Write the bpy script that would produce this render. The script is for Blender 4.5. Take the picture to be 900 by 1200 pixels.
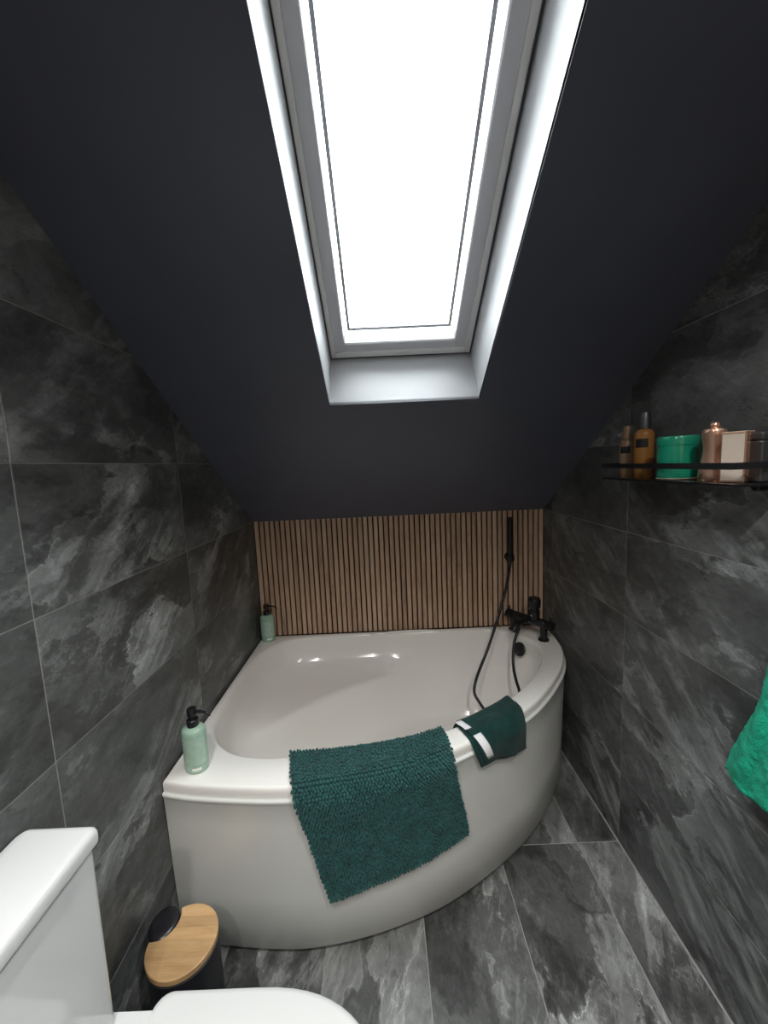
import bpy, bmesh, math, random
from mathutils import Vector, Matrix, noise
random.seed(7)
for o in list(bpy.data.objects):
    bpy.data.objects.remove(o, do_unlink=True)
scene = bpy.context.scene
col = scene.collection
sin, cos, tan, pi = math.sin, math.cos, math.tan, math.pi

# ------------------------------------------------------------------ dimensions (metres)
XL, XR = -0.684, 0.830          # tiled faces of the side walls
YB = 2.055                      # face of the timber slats on the back wall
YF = -1.0                       # wall behind the viewer
PHI = math.radians(33.975)      # roof pitch
ZT = 1.187                      # height where roof slope meets the slats
ZC = 2.40                       # flat ceiling height
YC = YB - (ZC - ZT) / tan(PHI)  # where slope meets flat ceiling
def slope_z(y): return ZT + (YB - y) * tan(PHI)

# ------------------------------------------------------------------ camera
cam_d = bpy.data.cameras.new('camera'); cam = bpy.data.objects.new('camera', cam_d); col.objects.link(cam)
pt, yw, rl = -0.1176, -0.0006, -0.0446
fw = Vector((sin(yw)*cos(pt), cos(yw)*cos(pt), sin(pt))); ri = Vector((cos(yw), -sin(yw), 0)); up = ri.cross(fw)
ri2 = cos(rl)*ri + sin(rl)*up; up2 = -sin(rl)*ri + cos(rl)*up
M = Matrix((ri2, up2, -fw)).transposed().to_4x4(); M.translation = (0, 0, 1.451)
cam.matrix_world = M
cam_d.sensor_fit = 'HORIZONTAL'; cam_d.sensor_width = 36; cam_d.lens = 466.94 / 900 * 36
cam_d.clip_start = 0.01
scene.camera = cam

# ------------------------------------------------------------------ world: even overcast sky
w = bpy.data.worlds.new('overcast_sky'); scene.world = w; w.use_nodes = True
bg = w.node_tree.nodes['Background']; bg.inputs[0].default_value = (0.93, 0.975, 1.0, 1); bg.inputs[1].default_value = 18.0

# ------------------------------------------------------------------ view
vs = scene.view_settings
vs.view_transform = 'Standard'; vs.look = 'None'; vs.gamma = 1; vs.use_curve_mapping = False
vs.exposure = 0.0

# sampling portal in the roof window opening (gives off no light of its own)
T = Vector((0, -cos(PHI), sin(PHI))); N = Vector((0, sin(PHI), cos(PHI)))
O = Vector((0, 1.360, slope_z(1.360)))
def sk(x, s, o): return Vector((x, 0, 0)) + O + T*s + N*o
SKL, SKR, SKLEN = -0.166, 0.334, 1.02
pl = bpy.data.lights.new('roof_window_portal', 'AREA'); pl.shape = 'RECTANGLE'; pl.size = SKR-SKL; pl.size_y = SKLEN
pl.cycles.is_portal = True
po = bpy.data.objects.new('roof_window_portal', pl); col.objects.link(po)
po.matrix_world = Matrix((Vector((1,0,0)), N.cross(Vector((1,0,0))), N)).transposed().to_4x4()
po.location = sk((SKL+SKR)/2, SKLEN/2, 0.275)

# ------------------------------------------------------------------ helpers
def setp(o, label=None, cat=None, group=None, kind=None):
    if label: o['label'] = label
    if cat: o['category'] = cat
    if group: o['group'] = group
    if kind: o['kind'] = kind
    return o
def empty(name, loc=(0,0,0), rz=0, **k):
    o = bpy.data.objects.new(name, None); col.objects.link(o); o.location = loc; o.rotation_euler = (0,0,rz)
    o.empty_display_size = 0.05
    return setp(o, **k)
def obj(name, me, m, parent=None, smooth=False, **k):
    if isinstance(me, bmesh.types.BMesh):
        bm = me; me = bpy.data.meshes.new(name)
        bmesh.ops.recalc_face_normals(bm, faces=bm.faces[:])
        bm.to_mesh(me); bm.free()
    if smooth:
        for p in me.polygons: p.use_smooth = True
    if m and not me.materials: me.materials.append(m)
    o = bpy.data.objects.new(name, me); col.objects.link(o)
    if parent: o.parent = parent
    return setp(o, **k)
def autosmooth(o, deg=35):
    me = o.data
    for p in me.polygons: p.use_smooth = True
    me.set_sharp_from_angle(angle=math.radians(deg))
    return o
def bevel(o, wd, seg=2, deg=30):
    b = o.modifiers.new('bevel', 'BEVEL'); b.width = wd; b.segments = seg; b.limit_method = 'ANGLE'; b.angle_limit = math.radians(deg)
    return o
def add_box(bm, a, b, frame=None):
    vs_ = []
    for z in (a[2], b[2]):
        for x, y in ((a[0],a[1]),(b[0],a[1]),(b[0],b[1]),(a[0],b[1])):
            p = Vector((x,y,z)); vs_.append(bm.verts.new(frame(p) if frame else p))
    for f in ((0,1,2,3),(4,5,6,7),(0,1,5,4),(1,2,6,5),(2,3,7,6),(3,0,4,7)):
        bm.faces.new([vs_[i] for i in f])
    return bm
def box(a, b, frame=None): return add_box(bmesh.new(), a, b, frame)
def add_lathe(bm, prof, n=32, c=(0,0,0), sx=1, sy=1, axis=None):
    rings = []; c = Vector(c)
    q = Vector((0,0,1)).rotation_difference(Vector(axis)) if axis is not None else None
    for r, z in prof:
        if r < 1e-6:
            p = Vector((0,0,z)); rings.append([bm.verts.new(c + (q @ p if q else p))])
        else:
            ring = []
            for i in range(n):
                p = Vector((r*cos(2*pi*i/n)*sx, r*sin(2*pi*i/n)*sy, z)); ring.append(bm.verts.new(c + (q @ p if q else p)))
            rings.append(ring)
    for a, b in zip(rings, rings[1:]):
        for i in range(n):
            j = (i+1) % n
            if len(a) == 1 and len(b) == 1: continue
            if len(a) == 1: bm.faces.new((a[0], b[i], b[j]))
            elif len(b) == 1: bm.faces.new((a[i], a[j], b[0]))
            else: bm.faces.new((a[i], a[j], b[j], b[i]))
    return bm
def lathe(prof, **k): return add_lathe(bmesh.new(), prof, **k)
def catmull(pts, per=8, closed=False):
    P = [Vector(p) for p in pts]; n = len(P); out = []
    rng = n if closed else n-1
    for i in range(rng):
        p0 = P[(i-1) % n] if closed or i > 0 else P[0]*2-P[1]
        p1 = P[i]; p2 = P[(i+1) % n]
        p3 = P[(i+2) % n] if closed or i+2 < n else P[-1]*2-P[-2]
        for k in range(per):
            t = k/per
            out.append(0.5*((2*p1)+(p2-p0)*t+(2*p0-5*p1+4*p2-p3)*t*t+(3*p1-p0-3*p2+p3)*t**3))
    if not closed: out.append(P[-1])
    return out
def add_tube(bm, pts, r, n=10, cap=True):
    P = [Vector(p) for p in pts]; rings = []; u = None
    for i, p in enumerate(P):
        t = (P[min(i+1,len(P)-1)]-P[max(i-1,0)]).normalized()
        if u is None: u = t.orthogonal().normalized()
        u = (u - t*u.dot(t)).normalized(); v = t.cross(u)
        rr = r[i] if isinstance(r, (list,tuple)) else r
        rings.append([bm.verts.new(p + (u*cos(2*pi*k/n)+v*sin(2*pi*k/n))*rr) for k in range(n)])
    for a, b in zip(rings, rings[1:]):
        for k in range(n): bm.faces.new((a[k], a[(k+1)%n], b[(k+1)%n], b[k]))
    if cap: bm.faces.new(rings[0]); bm.faces.new(rings[-1])
    return bm
def tube(pts, r, n=10): return add_tube(bmesh.new(), pts, r, n)
def prism(poly, z0, z1):
    bm = bmesh.new(); a = [bm.verts.new((x,y,z0)) for x,y in poly]; b = [bm.verts.new((x,y,z1)) for x,y in poly]
    bm.faces.new(a); bm.faces.new(b); n = len(a)
    for i in range(n): bm.faces.new((a[i],a[(i+1)%n],b[(i+1)%n],b[i]))
    return bm
def smoothstep(a, b, x):
    t = max(0, min(1, (x-a)/(b-a))); return t*t*(3-2*t)

# ------------------------------------------------------------------ materials
class NT:
    def __init__(s, name):
        s.m = bpy.data.materials.new(name); s.m.use_nodes = True
        s.t = s.m.node_tree; s.b = s.t.nodes['Principled BSDF']; s.out = s.t.nodes['Material Output']
    def n(s, typ, ins=None, **kw):
        nd = s.t.nodes.new(typ)
        for k, v in kw.items(): setattr(nd, k, v)
        for k, v in (ins or {}).items(): s.put(nd, k, v)
        return nd
    def put(s, nd, k, v):
        sock = nd.inputs[k]
        if isinstance(v, tuple) and len(v) == 2 and hasattr(v[0], 'outputs'): s.t.links.new(v[0].outputs[v[1]], sock)
        elif hasattr(v, 'outputs'): s.t.links.new(v.outputs[0], sock)
        else: sock.default_value = v
    def math(s, op, a, b=None, clamp=False):
        nd = s.n('ShaderNodeMath', operation=op, use_clamp=clamp); s.put(nd, 0, a)
        if b is not None: s.put(nd, 1, b)
        return nd
    def ramp(s, fac, stops, interp='LINEAR'):
        nd = s.n('ShaderNodeValToRGB'); s.put(nd, 0, fac); cr = nd.color_ramp; cr.interpolation = interp
        while len(cr.elements) < len(stops): cr.elements.new(0.5)
        for e, (p, c) in zip(cr.elements, stops):
            e.position = p; e.color = (*c, 1) if isinstance(c, (tuple, list)) else (c, c, c, 1)
        return nd
    def set(s, **kw):
        names = dict(color='Base Color', rough='Roughness', metal='Metallic', spec='Specular IOR Level', coat='Coat Weight', coatr='Coat Roughness', trans='Transmission Weight', ior='IOR', normal='Normal', sheen='Sheen Weight', sss='Subsurface Weight')
        for k, v in kw.items():
            if k == 'color' and isinstance(v, tuple) and len(v) == 3 and not hasattr(v[0], 'outputs'): v = (*v, 1)
            s.put(s.b, names[k], v)
        return s
    def bump(s, h, strength=0.3, dist=0.01):
        nd = s.n('ShaderNodeBump', {'Height': h, 'Strength': strength, 'Distance': dist}); s.put(s.b, 'Normal', nd); return nd
def simple(name, color, rough=0.5, metal=0, var=0.06, scale=12, bump=0, bscale=200, coat=0, spec=0.5):
    s = NT(name); tc = s.n('ShaderNodeTexCoord')
    nz = s.n('ShaderNodeTexNoise', {'Vector': (tc, 'Object'), 'Scale': scale, 'Detail': 3.0})
    lo = tuple(c*(1-var) for c in color); hi = tuple(min(1, c*(1+var)) for c in color)
    s.set(color=s.ramp(nz, [(0.3, lo), (0.7, hi)]), rough=rough, metal=metal, coat=coat, spec=spec)
    if bump:
        n2 = s.n('ShaderNodeTexNoise', {'Vector': (tc, 'Object'), 'Scale': bscale, 'Detail': 2.0}); s.bump(n2, bump, 0.002)
    return s.m

def slate(name, tint=(1,1,1), gain=1.0, rough=0.42, srot=(-0.62,0,0), sscale=(8.0,3.0,17.0)):
    s = NT(name); tc = s.n('ShaderNodeTexCoord'); oi = s.n('ShaderNodeObjectInfo')
    off = s.n('ShaderNodeVectorMath', {0: (oi, 'Location'), 1: (7.31, 5.17, 9.73)}, operation='MULTIPLY')
    co = s.n('ShaderNodeVectorMath', {0: (tc, 'Object'), 1: off}, operation='ADD')
    # the layered cleft runs along and slightly across each tile
    mp = s.n('ShaderNodeMapping', {'Vector': co, 'Rotation': (0.45, 0.3, 0.35), 'Scale': (1.25, 0.75, 1.25)})
    wn = s.n('ShaderNodeTexNoise', {'Vector': mp, 'Scale': 1.7, 'Detail': 6.0, 'Roughness': 0.62})
    wv = s.n('ShaderNodeVectorMath', {0: (wn, 'Color'), 1: (0.95, 0.95, 0.95)}, operation='MULTIPLY')
    wc = s.n('ShaderNodeVectorMath', {0: mp, 1: wv}, operation='ADD')
    n1 = s.n('ShaderNodeTexNoise', {'Vector': wc, 'Scale': 1.7, 'Detail': 2.5, 'Roughness': 0.5})          # big clouds / layers
    n2 = s.n('ShaderNodeTexNoise', {'Vector': wc, 'Scale': 4.2, 'Detail': 8.0, 'Roughness': 0.72})         # mottling
    n3 = s.n('ShaderNodeTexNoise', {'Vector': mp, 'Scale': 38.0, 'Detail': 5.0, 'Roughness': 0.7})         # grain
    n4 = s.n('ShaderNodeTexNoise', {'Vector': mp, 'Scale': 2.6, 'Detail': 3.0, 'Roughness': 0.6})          # where the layers show
    # stepped layer edges: palest on one side of a contour and fading away from it
    m6 = s.math('MULTIPLY', n1, 4.0); fr = s.math('FRACT', m6)
    edge = s.ramp(fr, [(0.0, 0.85), (0.025, 0.50), (0.22, 0.34), (0.60, 0.06), (0.93, 0.0), (1.0, 0.32)])
    gate = s.ramp(n4, [(0.38, 0.0), (0.66, 1.0)])
    e2 = s.math('MULTIPLY', edge, gate)
    d = s.math('ABSOLUTE', s.math('SUBTRACT', n2, 0.5)); vein = s.ramp(d, [(0.0, 1.0), (0.010, 0.35), (0.05, 0.0)])
    v2 = s.math('MULTIPLY', vein, gate)
    cloud = s.ramp(n2, [(0.36, 0.0), (0.70, 1.0)])
    # fibrous streaks of the cleft, all at one slant
    mr = s.n('ShaderNodeMapping', {'Vector': co, 'Rotation': srot}); ws = s.n('ShaderNodeVectorMath', {0: (wn, 'Color'), 1: (0.10, 0.10, 0.10)}, operation='MULTIPLY')
    ms = s.n('ShaderNodeMapping', {'Vector': s.n('ShaderNodeVectorMath', {0: mr, 1: ws}, operation='ADD'), 'Scale': sscale})
    n5 = s.n('ShaderNodeTexNoise', {'Vector': ms, 'Scale': 1.0, 'Detail': 6.0, 'Roughness': 0.65})
    st1 = s.ramp(n5, [(0.48, 0.0), (0.72, 1.0)])
    g2 = s.ramp(n1, [(0.40, 0.0), (0.60, 1.0)]); st = s.math('MULTIPLY', st1, g2)
    d5 = s.math('ABSOLUTE', s.math('SUBTRACT', n5, 0.55)); fv = s.ramp(d5, [(0.0, 1.0), (0.006, 0.4), (0.02, 0.0)]); fv2 = s.math('MULTIPLY', fv, s.ramp(n4, [(0.50, 0.0), (0.66, 1.0)]))
    t1 = s.math('MULTIPLY', e2, 0.46); t2 = s.math('ADD', s.math('MULTIPLY', v2, 0.15), s.math('MULTIPLY', fv2, 0.16)); t3 = s.math('ADD', s.math('MULTIPLY', cloud, 0.28), s.math('MULTIPLY', st, 0.34)); t4 = s.math('MULTIPLY', n3, 0.17)
    sm = s.math('ADD', s.math('ADD', t1, t2), s.math('ADD', t3, t4), True)
    g = gain
    c = s.ramp(sm, [(0.05, tuple(0.012*g*k for k in tint)), (0.25, tuple(0.042*g*k for k in tint)), (0.50, tuple(0.125*g*k for k in tint)), (0.90, tuple(0.36*g*k for k in tint))])
    rr = s.ramp(n2, [(0.3, rough-0.07), (0.7, rough+0.1)])
    s.set(color=c, rough=rr, spec=0.45)
    h = s.math('ADD', s.math('MULTIPLY', e2, 0.6), s.math('MULTIPLY', n3, 0.5)); s.bump(h, 0.12, 0.004)
    return s.m
M_tile = slate('slate_wall_tile', (0.95, 1.0, 1.0), 2.25)
M_ftile = slate('slate_floor_tile', (0.97, 1.0, 0.99), 2.25, 0.36, (0,0,0.4), (17.0,3.0,8.0))
M_grout = simple('grey_grout', (0.29, 0.29, 0.285), 0.9, var=0.12, scale=40)
M_paint = simple('charcoal_paint', (0.084, 0.092, 0.126), 0.40, var=0.05, scale=5, bump=0.05, bscale=350)
M_white = simple('white_reveal_paint', (0.47, 0.475, 0.49), 0.5, var=0.02, bump=0.02)
M_frame = simple('white_window_lacquer', (0.72, 0.72, 0.71), 0.3, var=0.02)
M_sash = simple('grey_white_sash', (0.56, 0.56, 0.59), 0.35, var=0.02)
M_gasket = simple('grey_gasket', (0.10, 0.10, 0.13), 0.6)
M_spacer = simple('aluminium_spacer', (0.30, 0.30, 0.33), 0.5)
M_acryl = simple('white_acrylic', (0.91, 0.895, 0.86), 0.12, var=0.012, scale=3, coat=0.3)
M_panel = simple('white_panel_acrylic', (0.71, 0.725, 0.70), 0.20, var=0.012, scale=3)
M_ceramic = simple('white_ceramic', (0.66, 0.675, 0.68), 0.10, var=0.01, scale=3, coat=0.3)
M_seat = simple('white_seat_plastic', (0.66, 0.67, 0.67), 0.18, var=0.01, scale=3)
M_black = simple('matt_black_metal', (0.010, 0.010, 0.012), 0.38, metal=0.0, var=0.1)
M_blackp = simple('black_plastic', (0.012, 0.011, 0.014), 0.28, var=0.1)
M_binb = simple('black_bin_steel', (0.009, 0.009, 0.014), 0.35, var=0.1)
M_chrome = simple('chrome', (0.75, 0.76, 0.78), 0.08, metal=1, var=0.02)
M_felt = simple('dark_felt_backing', (0.035, 0.022, 0.016), 0.95, var=0.2, scale=60)
M_rose = simple('rose_gold_foil', (0.80, 0.50, 0.36), 0.24, metal=0.75, var=0.06, scale=20)
M_gun = simple('gunmetal', (0.12, 0.125, 0.13), 0.35, metal=0.8, var=0.08)
M_mintp = simple('white_label_mark', (0.82, 0.86, 0.80), 0.4)
M_tag = simple('white_care_tag', (0.80, 0.80, 0.82), 0.7, var=0.03)
M_oak = None

def wood(name, c0, c1, c2, stretch=(30, 30, 1.6), rough=0.5, perobj=0.5, gap=0.0):
    s = NT(name); tc = s.n('ShaderNodeTexCoord'); oi = s.n('ShaderNodeObjectInfo')
    off = s.n('ShaderNodeVectorMath', {0: (oi, 'Location'), 1: (13.7, 3.1, 5.9)}, operation='MULTIPLY')
    co = s.n('ShaderNodeVectorMath', {0: (tc, 'Object'), 1: off}, operation='ADD')
    mp = s.n('ShaderNodeMapping', {'Vector': co, 'Scale': stretch})
    n1 = s.n('ShaderNodeTexNoise', {'Vector': mp, 'Scale': 1.0, 'Detail': 5.0, 'Roughness': 0.65, 'Distortion': 0.6})
    n2 = s.n('ShaderNodeTexNoise', {'Vector': mp, 'Scale': 6.0, 'Detail': 3.0})
    r = s.math('MULTIPLY', (oi, 'Random'), perobj)
    f = s.math('ADD', s.math('MULTIPLY', n1, 0.9), s.math('SUBTRACT', r, perobj/2))
    f2 = s.math('ADD', f, s.math('MULTIPLY', s.math('SUBTRACT', n2, 0.5), 0.35), True)
    s.set(color=s.ramp(f2, [(0.15, c0), (0.45, c1), (0.8, c2)]), rough=rough)
    s.bump(n2, 0.08, 0.002)
    return s.m
M_slat = wood('walnut_oak_slat', (0.33, 0.205, 0.132), (0.55, 0.375, 0.258), (0.74, 0.55, 0.405), (40, 40, 5), 0.5, 0.24)
M_bamb = wood('bamboo', (0.40, 0.23, 0.10), (0.54, 0.335, 0.16), (0.64, 0.43, 0.23), (5, 45, 30), 0.38, 0.0)
_bt = M_bamb.node_tree; _bb = _bt.nodes['Principled BSDF']; _old = _bb.inputs['Base Color'].links[0].from_socket
_tc = _bt.nodes.new('ShaderNodeTexCoord'); _sx = _bt.nodes.new('ShaderNodeSeparateXYZ'); _bt.links.new(_tc.outputs['Object'], _sx.inputs[0])
_m1 = _bt.nodes.new('ShaderNodeMath'); _m1.operation = 'MULTIPLY'; _m1.inputs[1].default_value = 38.0; _bt.links.new(_sx.outputs['Y'], _m1.inputs[0])
_m2 = _bt.nodes.new('ShaderNodeMath'); _m2.operation = 'FLOOR'; _bt.links.new(_m1.outputs[0], _m2.inputs[0])
_wn = _bt.nodes.new('ShaderNodeTexWhiteNoise'); _wn.noise_dimensions = '1D'; _bt.links.new(_m2.outputs[0], _wn.inputs['W'])
_rp = _bt.nodes.new('ShaderNodeMapRange'); _rp.inputs['To Min'].default_value = 0.80; _rp.inputs['To Max'].default_value = 1.12; _bt.links.new(_wn.outputs['Value'], _rp.inputs['Value'])
_vm = _bt.nodes.new('ShaderNodeVectorMath'); _vm.operation = 'SCALE'; _bt.links.new(_old, _vm.inputs[0]); _bt.links.new(_rp.outputs[0], _vm.inputs['Scale'])
_bt.links.new(_vm.outputs[0], _bb.inputs['Base Color'])
M_oakd = wood('oak_door', (0.30, 0.19, 0.11), (0.42, 0.28, 0.17), (0.50, 0.36, 0.23), (12, 12, 1), 0.5, 0.0)

def cloth_mat(name, c, rough=0.95, bs=900, bstr=0.5, var=0.25, sheen=0.3):
    s = NT(name); tc = s.n('ShaderNodeTexCoord')
    n1 = s.n('ShaderNodeTexNoise', {'Vector': (tc, 'Object'), 'Scale': 30.0, 'Detail': 4.0})
    n2 = s.n('ShaderNodeTexNoise', {'Vector': (tc, 'Object'), 'Scale': float(bs), 'Detail': 2.0})
    s.set(color=s.ramp(n1, [(0.3, tuple(k*(1-var) for k in c)), (0.7, tuple(min(1, k*(1+var)) for k in c))]), rough=rough, spec=0.2)
    s.bump(n2, bstr, 0.003); s.set(sheen=sheen); s.b.inputs['Sheen Roughness'].default_value = 0.45
    return s.m
M_mat = cloth_mat('teal_chenille', (0.021, 0.090, 0.089), bs=500, bstr=0.3, var=0.22, sheen=0.16)
M_mback = cloth_mat('teal_mat_backing', (0.012, 0.06, 0.062))
M_flan = cloth_mat('dark_green_terry', (0.007, 0.040, 0.036), bs=700, bstr=0.6, sheen=0.12)
M_towel = cloth_mat('bright_green_terry', (0.010, 0.40, 0.24), bs=260, bstr=1.0, var=0.3, sheen=0.05)

def translucent(name, c, rough=0.25, trans=0.35):
    s = NT(name); tc = s.n('ShaderNodeTexCoord')
    n1 = s.n('ShaderNodeTexNoise', {'Vector': (tc, 'Object'), 'Scale': 18.0})
    s.set(color=s.ramp(n1, [(0.3, tuple(k*0.94 for k in c)), (0.7, c)]), rough=rough, trans=trans, ior=1.4, coat=0.4)
    return s.m
M_soap = translucent('mint_liquid_soap', (0.43, 0.64, 0.51), 0.22, 0.15)
M_soapl = simple('pale_mint_label', (0.42, 0.58, 0.48), 0.4, var=0.08, scale=90)
M_amber = translucent('amber_gold_bottle', (0.44, 0.20, 0.055), 0.2, 0.15)
M_tan = simple('tan_bottle', (0.30, 0.19, 0.11), 0.3)
M_jade = simple('jade_green_glass', (0.015, 0.33, 0.20), 0.18, coat=0.5, var=0.1)
M_blacklab = simple('black_label', (0.01, 0.01, 0.01), 0.5)
M_cream = simple('cream_cardboard', (0.66, 0.56, 0.47), 0.5)

# glass of the roof window: clear with a faint reflection
g = NT('clear_glazing')
tr = g.n('ShaderNodeBsdfTransparent', {0: (0.97, 0.985, 0.98, 1)}); gl = g.n('ShaderNodeBsdfGlossy', {'Roughness': 0.02})
fr = g.n('ShaderNodeFresnel', {'IOR': 1.35}); mx = g.n('ShaderNodeMixShader', {0: fr, 1: tr, 2: gl})
g.t.links.new(mx.outputs[0], g.out.inputs[0]); M_glass = g.m
# smoked shelf glass
M_shelf = simple('smoked_black_shelf', (0.008, 0.008, 0.009), 0.08, var=0.1, coat=0.4)

# ------------------------------------------------------------------ room shell
HG = 0.0014            # half a grout joint
TH = 0.010
def clip(poly, f):     # keep f(p) >= 0
    out = []
    for i, p in enumerate(poly):
        q = poly[(i+1) % len(poly)]; a, b = f(p), f(q)
        if a >= 0: out.append(p)
        if (a >= 0) != (b >= 0):
            t = a/(a-b); out.append((p[0]+(q[0]-p[0])*t, p[1]+(q[1]-p[1])*t))
    return out
def tile_mesh(poly, mapf, ch=0.0009):
    """poly in tile plane, mapf(u, v, h) -> xyz with h = height over the bed; softened arris"""
    bm = bmesh.new(); n = len(poly)
    cx = sum(p[0] for p in poly)/n; cy = sum(p[1] for p in poly)/n
    def shrink(p):
        dx, dy = cx-p[0], cy-p[1]; l = math.hypot(dx, dy); return (p[0]+dx/l*ch*1.3, p[1]+dy/l*ch*1.3)
    a = [bm.verts.new(mapf(p[0], p[1], 0)) for p in poly]
    b = [bm.verts.new(mapf(p[0], p[1], TH-ch)) for p in poly]
    c = [bm.verts.new(mapf(*shrink(p), TH)) for p in poly]
    for r0, r1 in ((a,b),(b,c)):
        for i in range(n): bm.faces.new((r0[i], r0[(i+1)%n], r1[(i+1)%n], r1[i]))
    bm.faces.new(c)
    bmesh.ops.recalc_face_normals(bm, faces=bm.faces[:])
    me = bpy.data.meshes.new('tile'); bm.to_mesh(me); bm.free(); me.materials.append(M_tile); return me

ROWS = [0.004] + [0.285+0.3*i for i in range(8)]
COLS = [YF, -0.467, 0.138, 0.743, 1.348, 1.953, YB+0.015]
def wall_side(name, x, sgn):
    bm = bmesh.new()
    poly = [(YF-0.05, -0.05), (YB+0.06, -0.05), (YB+0.06, 1.25), (YC, ZC+0.06), (YF-0.05, ZC+0.06)]
    xa, xb = x - sgn*(-TH+0.0006)*-1, x - sgn*0.08
    xa = x - sgn*0.0012
    a = [bm.verts.new((xa, p[0], p[1])) for p in poly]; b = [bm.verts.new((xb, p[0], p[1])) for p in poly]
    bm.faces.new(a); bm.faces.new(b)
    for i in range(5): bm.faces.new((a[i], a[(i+1)%5], b[(i+1)%5], b[i]))
    wl = obj(name, bm, M_grout, kind='structure', label='grey grouted side wall carrying dark slate tiles')
    cache = {}
    for r in range(len(ROWS)-1):
        for c in range(len(COLS)-1):
            y0, y1, z0, z1 = COLS[c]+HG, COLS[c+1]-HG, ROWS[r]+HG, min(ROWS[r+1], ZC+0.01)-HG
            rect = [(y0,z0),(y1,z0),(y1,z1),(y0,z1)]
            pp = clip(rect, lambda p: slope_z(p[0])+0.004-p[1])
            pp = clip(pp, lambda p: ZC+0.004-p[1])
            if len(pp) < 3: continue
            oy, oz = (y0+y1)/2, (z0+z1)/2
            mapf = lambda u, v, h: (sgn*(h-TH), u-oy, v-oz)
            full = len(pp) == 4 and pp == rect
            key = (round(y1-y0,4), round(z1-z0,4))
            if full and key in cache: me = cache[key]
            else:
                me = tile_mesh(pp, mapf)
                if full: cache[key] = me
            t = bpy.data.objects.new('tile', me); col.objects.link(t); t.location = (x, oy, oz); t.parent = wl
    return wl
wall_side('wall_left', XL, 1)
wall_side('wall_right', XR, -1)

# floor
fl = obj('floor', box((XL-0.06, YF-0.05, -0.06), (XR+0.06, YB+0.05, -0.0012)), M_grout, kind='structure', label='grey grouted floor carrying dark slate tiles')
FX = [XL+0.003, -0.537, -0.235, 0.068, 0.371, 0.674, XR-0.003]; FY = [YF, -0.467, 0.138, 0.743, 1.348, 1.953, YB+0.01]
cache = {}
for i in range(len(FX)-1):
    for j in range(len(FY)-1):
        x0, x1, y0, y1 = FX[i]+HG, FX[i+1]-HG, FY[j]+HG, FY[j+1]-HG
        ox, oy = (x0+x1)/2, (y0+y1)/2; key = (round(x1-x0,4), round(y1-y0,4))
        if key not in cache:
            me = tile_mesh([(x0,y0),(x1,y0),(x1,y1),(x0,y1)], lambda u, v, h: (u-ox, v-oy, h-TH)); me.materials[0] = M_ftile; cache[key] = me
        t = bpy.data.objects.new('floor_tile', cache[key]); col.objects.link(t); t.location = (ox, oy, 0); t.parent = fl

# back wall, wall behind the viewer, ceiling
obj('wall_back', box((XL-0.06, YB+0.014, -0.05), (XR+0.06, YB+0.10, ZT+0.12)), M_felt, kind='structure', label='low dark back wall behind the slat panel')
obj('wall_front', box((XL-0.06, YF-0.10, -0.05), (XR+0.06, YF, ZC+0.06)), M_paint, kind='structure', label='dark painted wall behind the viewer')
dr = empty('door_1', (0.25, YF, 0), kind='structure', label='pale oak door in the wall behind the viewer')
bevel(obj('door_leaf', box((-0.36, 0.0, 0.008), (0.36, 0.012, 1.98)), M_oakd, dr), 0.003)
hb = bmesh.new(); add_lathe(hb, [(0.0,0),(0.026,0),(0.026,0.008),(0.009,0.010),(0.009,0.045),(0,0.045)], n=20, c=(-0.29,0.012,1.0), axis=(0,1,0)); add_box(hb, (-0.30,0.047,0.99), (-0.18,0.062,1.01))
obj('door_handle', hb, M_black, dr)

bm = bmesh.new()
def cq(x0, x1, s0, s1):
    a = [sk(x0,s0,0), sk(x1,s0,0), sk(x1,s1,0), sk(x0,s1,0)]; b = [p + N*0.012 for p in a]
    va = [bm.verts.new(p) for p in a]; vb = [bm.verts.new(p) for p in b]
    bm.faces.new(va); bm.faces.new(vb)
    for i in range(4): bm.faces.new((va[i], va[(i+1)%4], vb[(i+1)%4], vb[i]))
sB = -(YB+0.08-1.36)/cos(PHI); sT = (1.36-YC)/cos(PHI)
cq(XL-0.06, SKL, sB, sT+0.03); cq(SKR, XR+0.06, sB, sT+0.03); cq(SKL, SKR, sB, 0); cq(SKL, SKR, SKLEN, sT+0.03)
obj('ceiling', bm, M_paint, kind='structure', label='dark charcoal sloping attic ceiling around the roof window')
obj('ceiling', box((XL-0.06, YF-0.05, ZC), (XR+0.06, YC+0.03, ZC+0.05)), M_paint, kind='structure', label='flat dark ceiling strip above the viewer')

# ------------------------------------------------------------------ roof window
win = empty('window_1', sk((SKL+SKR)/2, 0, 0), kind='structure', label='long white roof window set in the dark sloping ceiling')
wi = win.location.copy()
def skf(p): return sk(p.x, p.y, p.z) - wi      # x, slope, outward
RD = 0.205
def wpart(name, boxes, m, parent=win, bv=0, off=None):
    b_ = bmesh.new()
    for a, b in boxes: add_box(b_, a, b, skf)
    o = obj(name, b_, m, parent)
    if bv: bevel(o, bv, 2)
    return o
wpart('reveal_board', [((SKL-0.012, -0.012, 0.0006), (SKL, SKLEN+0.012, 0.30))], M_white)
wpart('reveal_board', [((SKR, -0.012, 0.0006), (SKR+0.012, SKLEN+0.012, 0.30))], M_white)
wpart('reveal_board', [((SKL-0.001, -0.012, 0.0006), (SKR+0.001, 0.0, 0.30))], M_white)
wpart('reveal_board', [((SKL-0.001, SKLEN, 0.0006), (SKR+0.001, SKLEN+0.012, 0.30))], M_white)
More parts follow.
